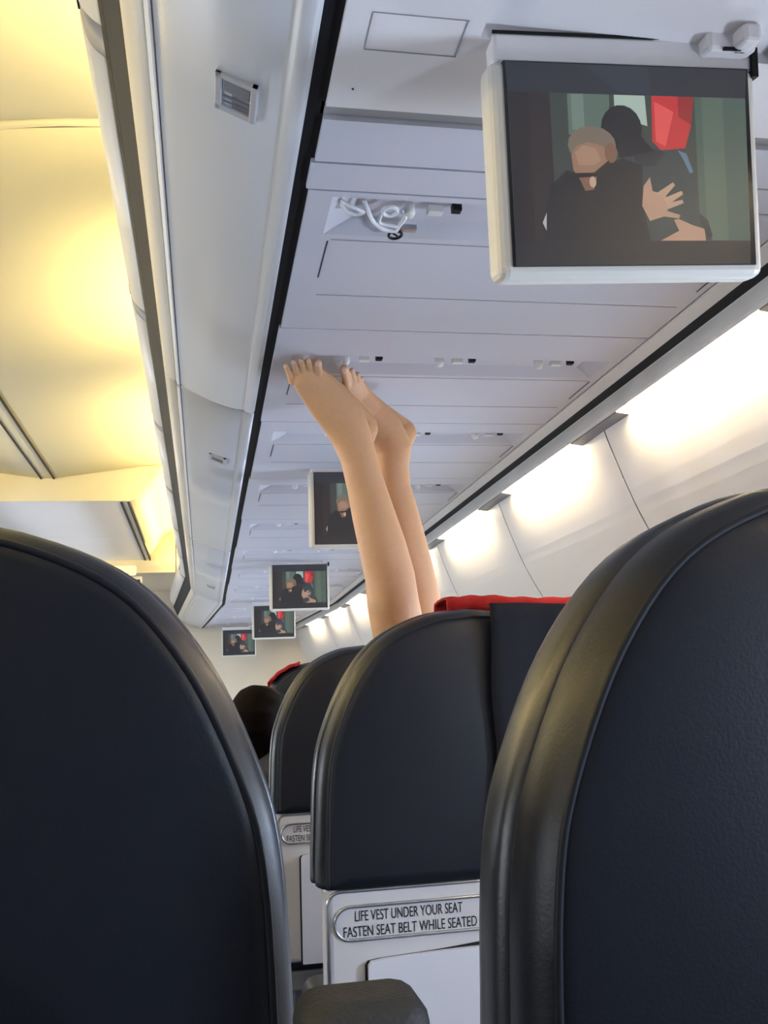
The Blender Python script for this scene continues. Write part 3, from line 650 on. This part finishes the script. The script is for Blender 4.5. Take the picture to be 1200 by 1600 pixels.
t2 = [(0.267 - 0.014, 1.624, 0.587), (0.270, 1.636, 0.589), (0.283, 1.652, 0.588), (0.292, 1.666, 0.585)]
for p_, r_n in zip(t1 + t2, (0.0054, 0.0050, 0.0051, 0.0054, 0.0082, 0.0088, 0.0055, 0.0053, 0.0050)):
    bm = bmesh.new(); bmesh.ops.create_uvsphere(bm, u_segments=10, v_segments=6, radius=1.0)
    cn = V((CX + p_[0], p_[1] - r_n * 0.55, CZ + p_[2] - r_n * 0.55)) - pe.location
    for v in bm.verts:
        q = V((v.co.x * r_n * 0.62, v.co.y * r_n * 0.72, v.co.z * r_n * 0.22)); q.rotate(Matrix.Rotation(math.radians(-48), 3, 'X')); v.co = cn + q
    me = bpy.data.meshes.new('toenail'); bm.to_mesh(me); bm.free(); link('toenail', me, MT['nail'], pe, True)
fuse('shorts', [limb([(0.52, 1.90, -0.22, 0.08), (0.64, 1.97, -0.39, 0.098)]), limb([(0.57, 1.98, -0.20, 0.08), (0.66, 2.03, -0.37, 0.098)]), limb([(0.62, 1.95, -0.40, 0.115), (0.72, 1.92, -0.38, 0.136)])], MT['shorts'], pe, 0.008)
fuse('shirt', [limb([(0.70, 1.92, -0.385, 0.137), (0.82, 1.88, -0.32, 0.128), (0.90, 1.85, -0.25, 0.138), (0.93, 1.84, -0.19, 0.09)])], MT['knit'], pe, 0.008)
fuse('hair', [limb([(0.94, 1.855, -0.06, 0.082, 1.0), (0.94, 1.86, 0.0, 0.09, 1.05), (0.935, 1.85, 0.045, 0.075, 1.1)])], MT['hair'], pe, 0.006)

ps = tag(empty('person', (CX + 0.24, 2.77, CZ - 0.53)), 'person with dark brown hair leaning into the gap left of the narrow seat slice', 'person')
fuse('body', [limb([(0.33, 2.76, -0.38, 0.14, 0.8), (0.30, 2.76, -0.34, 0.14, 0.8), (0.26, 2.79, -0.25, 0.15, 0.6), (0.22, 2.83, -0.21, 0.09, 0.6), (0.19, 2.87, -0.185, 0.05), (0.18, 2.89, -0.14, 0.05)]),
              limb([(0.165, 2.91, -0.13, 0.066, 1.15), (0.155, 2.92, -0.075, 0.078, 1.2), (0.15, 2.92, -0.03, 0.066, 1.2)]),
              limb([(0.12, 2.80, -0.24, 0.045), (0.075, 2.81, -0.40, 0.04), (0.12, 2.97, -0.47, 0.032), (0.17, 3.05, -0.47, 0.03)]),
              limb([(0.28, 2.75, -0.45, 0.085), (0.27, 3.13, -0.46, 0.065), (0.27, 3.13, -0.9, 0.045), (0.27, 3.19, -0.96, 0.04)]),
              limb([(0.42, 2.75, -0.45, 0.085), (0.43, 3.11, -0.46, 0.065), (0.43, 3.11, -0.9, 0.045), (0.43, 3.17, -0.96, 0.04)])], MT['skin'], ps, 0.006)
fuse('hair', [limb([(0.165, 2.895, -0.130, 0.080, 1.0), (0.155, 2.895, -0.09, 0.092, 1.1), (0.155, 2.90, -0.045, 0.094, 1.15), (0.165, 2.905, -0.025, 0.088, 1.1)]), limb([(0.14, 2.90, -0.035, 0.06), (0.21, 2.90, -0.035, 0.062)])], MT['hair'], ps, 0.005)
fuse('sweater', [limb([(0.33, 2.76, -0.38, 0.152, 0.85), (0.30, 2.76, -0.34, 0.15, 0.82), (0.26, 2.79, -0.255, 0.16, 0.64), (0.215, 2.83, -0.215, 0.10, 0.7), (0.19, 2.87, -0.19, 0.062)]),
                 limb([(0.13, 2.80, -0.24, 0.058), (0.078, 2.81, -0.39, 0.05)])], MT['knit'], ps, 0.007)
fuse('trousers', [limb([(0.28, 2.74, -0.45, 0.095), (0.27, 3.13, -0.46, 0.075), (0.27, 3.13, -0.9, 0.055)]), limb([(0.42, 2.74, -0.45, 0.095), (0.43, 3.11, -0.46, 0.075), (0.43, 3.11, -0.9, 0.055)])], MT['shorts'], ps, 0.008)
